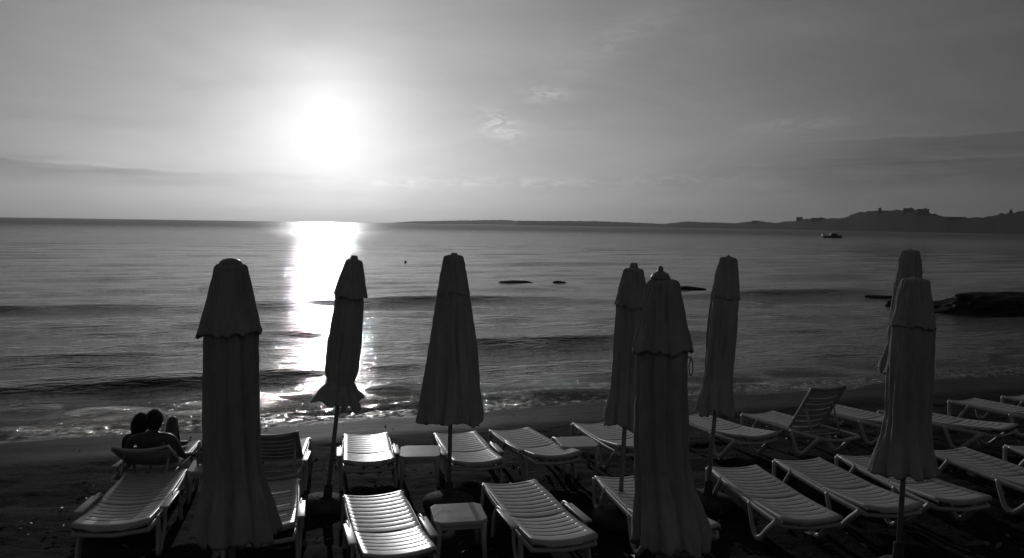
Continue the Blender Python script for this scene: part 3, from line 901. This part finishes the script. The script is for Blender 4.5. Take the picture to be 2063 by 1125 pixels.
def fingers(parent, wrist, d, up_, s=1.):
    """palm already ends at wrist + d*.08; adds five bent fingers"""
    w = Vector(wrist); d = Vector(d).normalized(); n_ = Vector(up_).normalized(); side = d.cross(n_).normalized()
    ch = []
    for k, (o, l) in enumerate(((-.030, .062), (-.010, .075), (.010, .080), (.030, .070))):
        b = w + d * .085 + side * o
        ch.append([(tuple(b), .0095), (tuple(b + d * l * .45 - n_ * .006), .009), (tuple(b + d * l * .8 - n_ * .022), .008), (tuple(b + d * l - n_ * .04), .007)])
    b = w + d * .03 + side * -.035
    ch.append([(tuple(b), .011), (tuple(b + d * .025 - side * .025 - n_ * .01), .010), (tuple(b + d * .055 - side * .03 - n_ * .02), .008)])
    return ch


def merge(objs):
    """join meshes that form one body into the first object's mesh"""
    bm = bmesh.new()
    for o in objs: bm.from_mesh(o.data)
    me = objs[0].data; m_ = me.materials[0]; bm.to_mesh(me); bm.free()
    me.polygons.foreach_set('use_smooth', [True] * len(me.polygons))
    for o in objs[1:]: bpy.data.objects.remove(o)
    return objs[0]


def person(label, loc, pose, long_hair=False):
    e = empty('person', Matrix.Translation(loc), label, 'person', 'couple on the lounger')
    J = pose
    ch = [[(J['pelvis'], (.15, .11)), (J['waist'], (.135, .095)), (J['chest'], (.165, .11)), (J['neckbase'], (.085, .075)), (J['neck'], (.052, .052)), (J['skull'], (.05, .05))]]
    for s in ('l', 'r'):
        ch.append([(J['neckbase'], .085), (J['sh_' + s], .060), (J['el_' + s], .042), (J['wr_' + s], .028), (J['ha_' + s], (.040, .017))])
        ch.append([(J['pelvis'], .15), (J['hip_' + s], .095), (J['kn_' + s], .062), (J['an_' + s], .040), (J['to_' + s], (.045, .025))])
    body = skin_body('body', ch, e, M_SKIN)
    parts = [body]
    for s in ('l', 'r'):
        w = Vector(J['wr_' + s]); d = (Vector(J['ha_' + s]) - w).normalized()
        n_ = Vector((0, 0, 1)) if abs(d.z) < .8 else Vector((0, -1, 0))
        n_ = (n_ - d * n_.dot(d)).normalized()
        for c in fingers(e, w, d, n_): parts.append(skin_body('finger', [c], e, M_SKIN, 1))
    hd = obj('head', head_mesh(J['head'], J['htilt']), M_SKIN, e); parts.append(hd)
    merge(parts)
    obj('hair', hair_mesh(J['head'], J['htilt'], 1.05, long_hair), M_HAIR, e)
    # swim shorts: short tubes over hips and upper thighs
    sh = [[(J['pelvis'], (.158, .118)), (tuple(Vector(J['pelvis']).lerp(Vector(J['waist']), .5)), (.150, .108))]]
    for s in ('l', 'r'):
        sh.append([(J['pelvis'], .158), (J['hip_' + s], .104), (tuple(Vector(J['hip_' + s]).lerp(Vector(J['kn_' + s]), .45)), .092)])
    skin_body('shorts', sh, e, M_CLOTH)
    return e


# local frame: origin on the sand, +y towards the sea, lounger axis rotated 11 degrees
ax = Matrix.Rotation(R(11), 3, 'Z')


def L3(x, y, z): return tuple(ax @ Vector((x, y, z)))


px_, py_ = -4.24, 9.42
gz0 = gz(px_, py_)
P1 = dict(pelvis=L3(.0, .05, .47), waist=L3(0, -.09, .55), chest=L3(.0, -.22, .68), neckbase=L3(0, -.28, .80), neck=L3(.01, -.26, .86), skull=L3(.02, -.22, .92),
          head=L3(.02, -.215, .955), htilt=(ax @ Matrix.Rotation(R(-18), 3, 'X')),
          sh_l=L3(-.22, -.26, .76), el_l=L3(-.32, -.22, .54), wr_l=L3(-.33, .04, .46), ha_l=L3(-.33, .13, .43),
          sh_r=L3(.21, -.26, .76), el_r=L3(.32, -.22, .53), wr_r=L3(.35, .06, .47), ha_r=L3(.355, .15, .44),
          hip_l=L3(-.09, .12, .46), kn_l=L3(-.13, .50, .66), an_l=L3(-.13, .78, .42), to_l=L3(-.13, .92, .39),
          hip_r=L3(.09, .12, .46), kn_r=L3(.07, .46, .83), an_r=L3(.08, .66, .44), to_r=L3(.16, .86, .39))
person('person with short dark hair sitting with knees drawn up, back to the viewer', (px_, py_, gz0 - .08), P1)
P2 = dict(pelvis=L3(-.06, .42, .47), waist=L3(-.09, .32, .58), chest=L3(-.12, .18, .67), neckbase=L3(-.14, .12, .78), neck=L3(-.14, .11, .85), skull=L3(-.13, .10, .91),
          head=L3(-.13, .10, .94), htilt=(ax @ Matrix.Rotation(R(14), 3, 'Y')),
          sh_l=L3(-.30, .16, .75), el_l=L3(-.36, .30, .58), wr_l=L3(-.26, .50, .52), ha_l=L3(-.22, .58, .50),
          sh_r=L3(.02, .18, .74), el_r=L3(.06, .38, .62), wr_r=L3(.0, .56, .56), ha_r=L3(-.03, .64, .53),
          hip_l=L3(-.14, .48, .46), kn_l=L3(-.20, .88, .52), an_l=L3(-.20, 1.26, .43), to_l=L3(-.20, 1.38, .47),
          hip_r=L3(.02, .48, .46), kn_r=L3(.02, .88, .50), an_r=L3(.0, 1.28, .42), to_r=L3(.0, 1.40, .46))
person('person leaning in front, only dark hair showing left of the other head', (px_ - .10, py_, gz0 - .17), P2, True)

# swimmer
sw = empty('swimmer', Matrix.Translation((-9.15, 68., WL - .13)), 'lone swimmer whose dark head shows above the water near the glitter path', 'person')
body = skin_body('body', [[((0, 0, -.75), (.14, .1)), ((0, 0, -.45), (.15, .1)), ((0, 0, -.18), (.17, .11)), ((0, 0, -.02), .09), ((0, 0, .06), .055), ((0, 0, .12), .05)],
                          [((0, 0, -.02), .09), ((-.20, 0, -.05), .06), ((-.34, .2, -.16), .045), ((-.30, .42, -.10), .03)],
                          [((0, 0, -.02), .09), ((.20, 0, -.05), .06), ((.36, .15, -.12), .045), ((.52, .3, -.04), .03)],
                          [((0, 0, -.75), .14), ((-.12, -.1, -1.1), .08), ((-.15, -.3, -1.45), .05)], [((0, 0, -.75), .14), ((.12, -.1, -1.1), .08), ((.15, -.3, -1.45), .05)]], sw, M_SKIN)
hd = obj('head', head_mesh((0, .01, .20), Matrix.Identity(3)), M_SKIN, sw); merge([body, hd])
obj('hair', hair_mesh((0, .01, .20), Matrix.Identity(3), 1.1, True), M_HAIR, sw)

# ------------------------------------------------------------------ loose stuff on the sand
bm = bmesh.new(); rnd = random.Random(21)
for i in range(9000):
    x = rnd.uniform(-9, 14); y = rnd.uniform(4.5, 17); u, v = uv_of(x, y)
    if v > -2.7: continue
    if noise.noise(Vector((x * .8, y * 1.1, 0))) < rnd.uniform(-.25, .35): continue
    s = rnd.uniform(.008, .035); z = gz(x, y) + rnd.uniform(0, .02)
    a = rnd.uniform(0, 6.28); c_, s_ = math.cos(a), math.sin(a); l = rnd.uniform(1.0, 2.4); t1, t2 = rnd.uniform(-.4, .6), rnd.uniform(-.4, .4)
    p = [(-l, -.5), (0, -.8), (l, .3), (0, .7)]
    vs = [bm.verts.new((x + s * (a_ * c_ - b_ * s_), y + s * (a_ * s_ + b_ * c_), z + s * (a_ * t1 * .4 + b_ * t2) + (.012 if k in (1, 3) else 0))) for k, (a_, b_) in enumerate(p)]
    bm.faces.new(vs)
o = obj('seaweed', bm, M_DEBRIS, smooth=False); tag(o, 'scattered dry seaweed and leaves on the dark sand', 'seaweed', kind='stuff')
bm = bmesh.new()
for i in range(2600):
    x = rnd.uniform(-8, 13); y = rnd.uniform(5, 18); u, v = uv_of(x, y)
    if v > -.15: continue
    if v < -2.2 and rnd.random() < .45: continue
    if v > -2.6 and rnd.random() < .85: continue
    s = rnd.uniform(.006, .022) * (1.3 if rnd.random() < .1 else 1)
    r = bmesh.ops.create_icosphere(bm, subdivisions=1, radius=1)
    k = (rnd.uniform(.8, 1.5), rnd.uniform(.7, 1.2), rnd.uniform(.4, .8))
    for q_ in r['verts']: q_.co = Vector((x + q_.co.x * s * k[0], y + q_.co.y * s * k[1], gz(x, y) + s * .2 + q_.co.z * s * k[2]))
o = obj('pebbles', bm, M_BASE); tag(o, 'small pebbles strewn along the beach', 'pebbles', kind='stuff')

# ------------------------------------------------------------------ haze
bm = bmesh.new(); box(bm, (0, 0, 49), (15000, 15000, 104))
mh = bpy.data.materials.new('haze'); mh.use_nodes = True; n_ = mh.node_tree; n_.nodes.clear()
oo = n_.nodes.new('ShaderNodeOutputMaterial'); pv = n_.nodes.new('ShaderNodeVolumePrincipled')
pv.inputs['Color'].default_value = (.9, .9, .9, 1); pv.inputs['Density'].default_value = 5e-5
pv.inputs['Anisotropy'].default_value = .5
n_.links.new(pv.outputs[0], oo.inputs['Volume'])
o = obj('haze', bm, mh, smooth=False); tag(o, kind='stuff'); o.location.z = 0
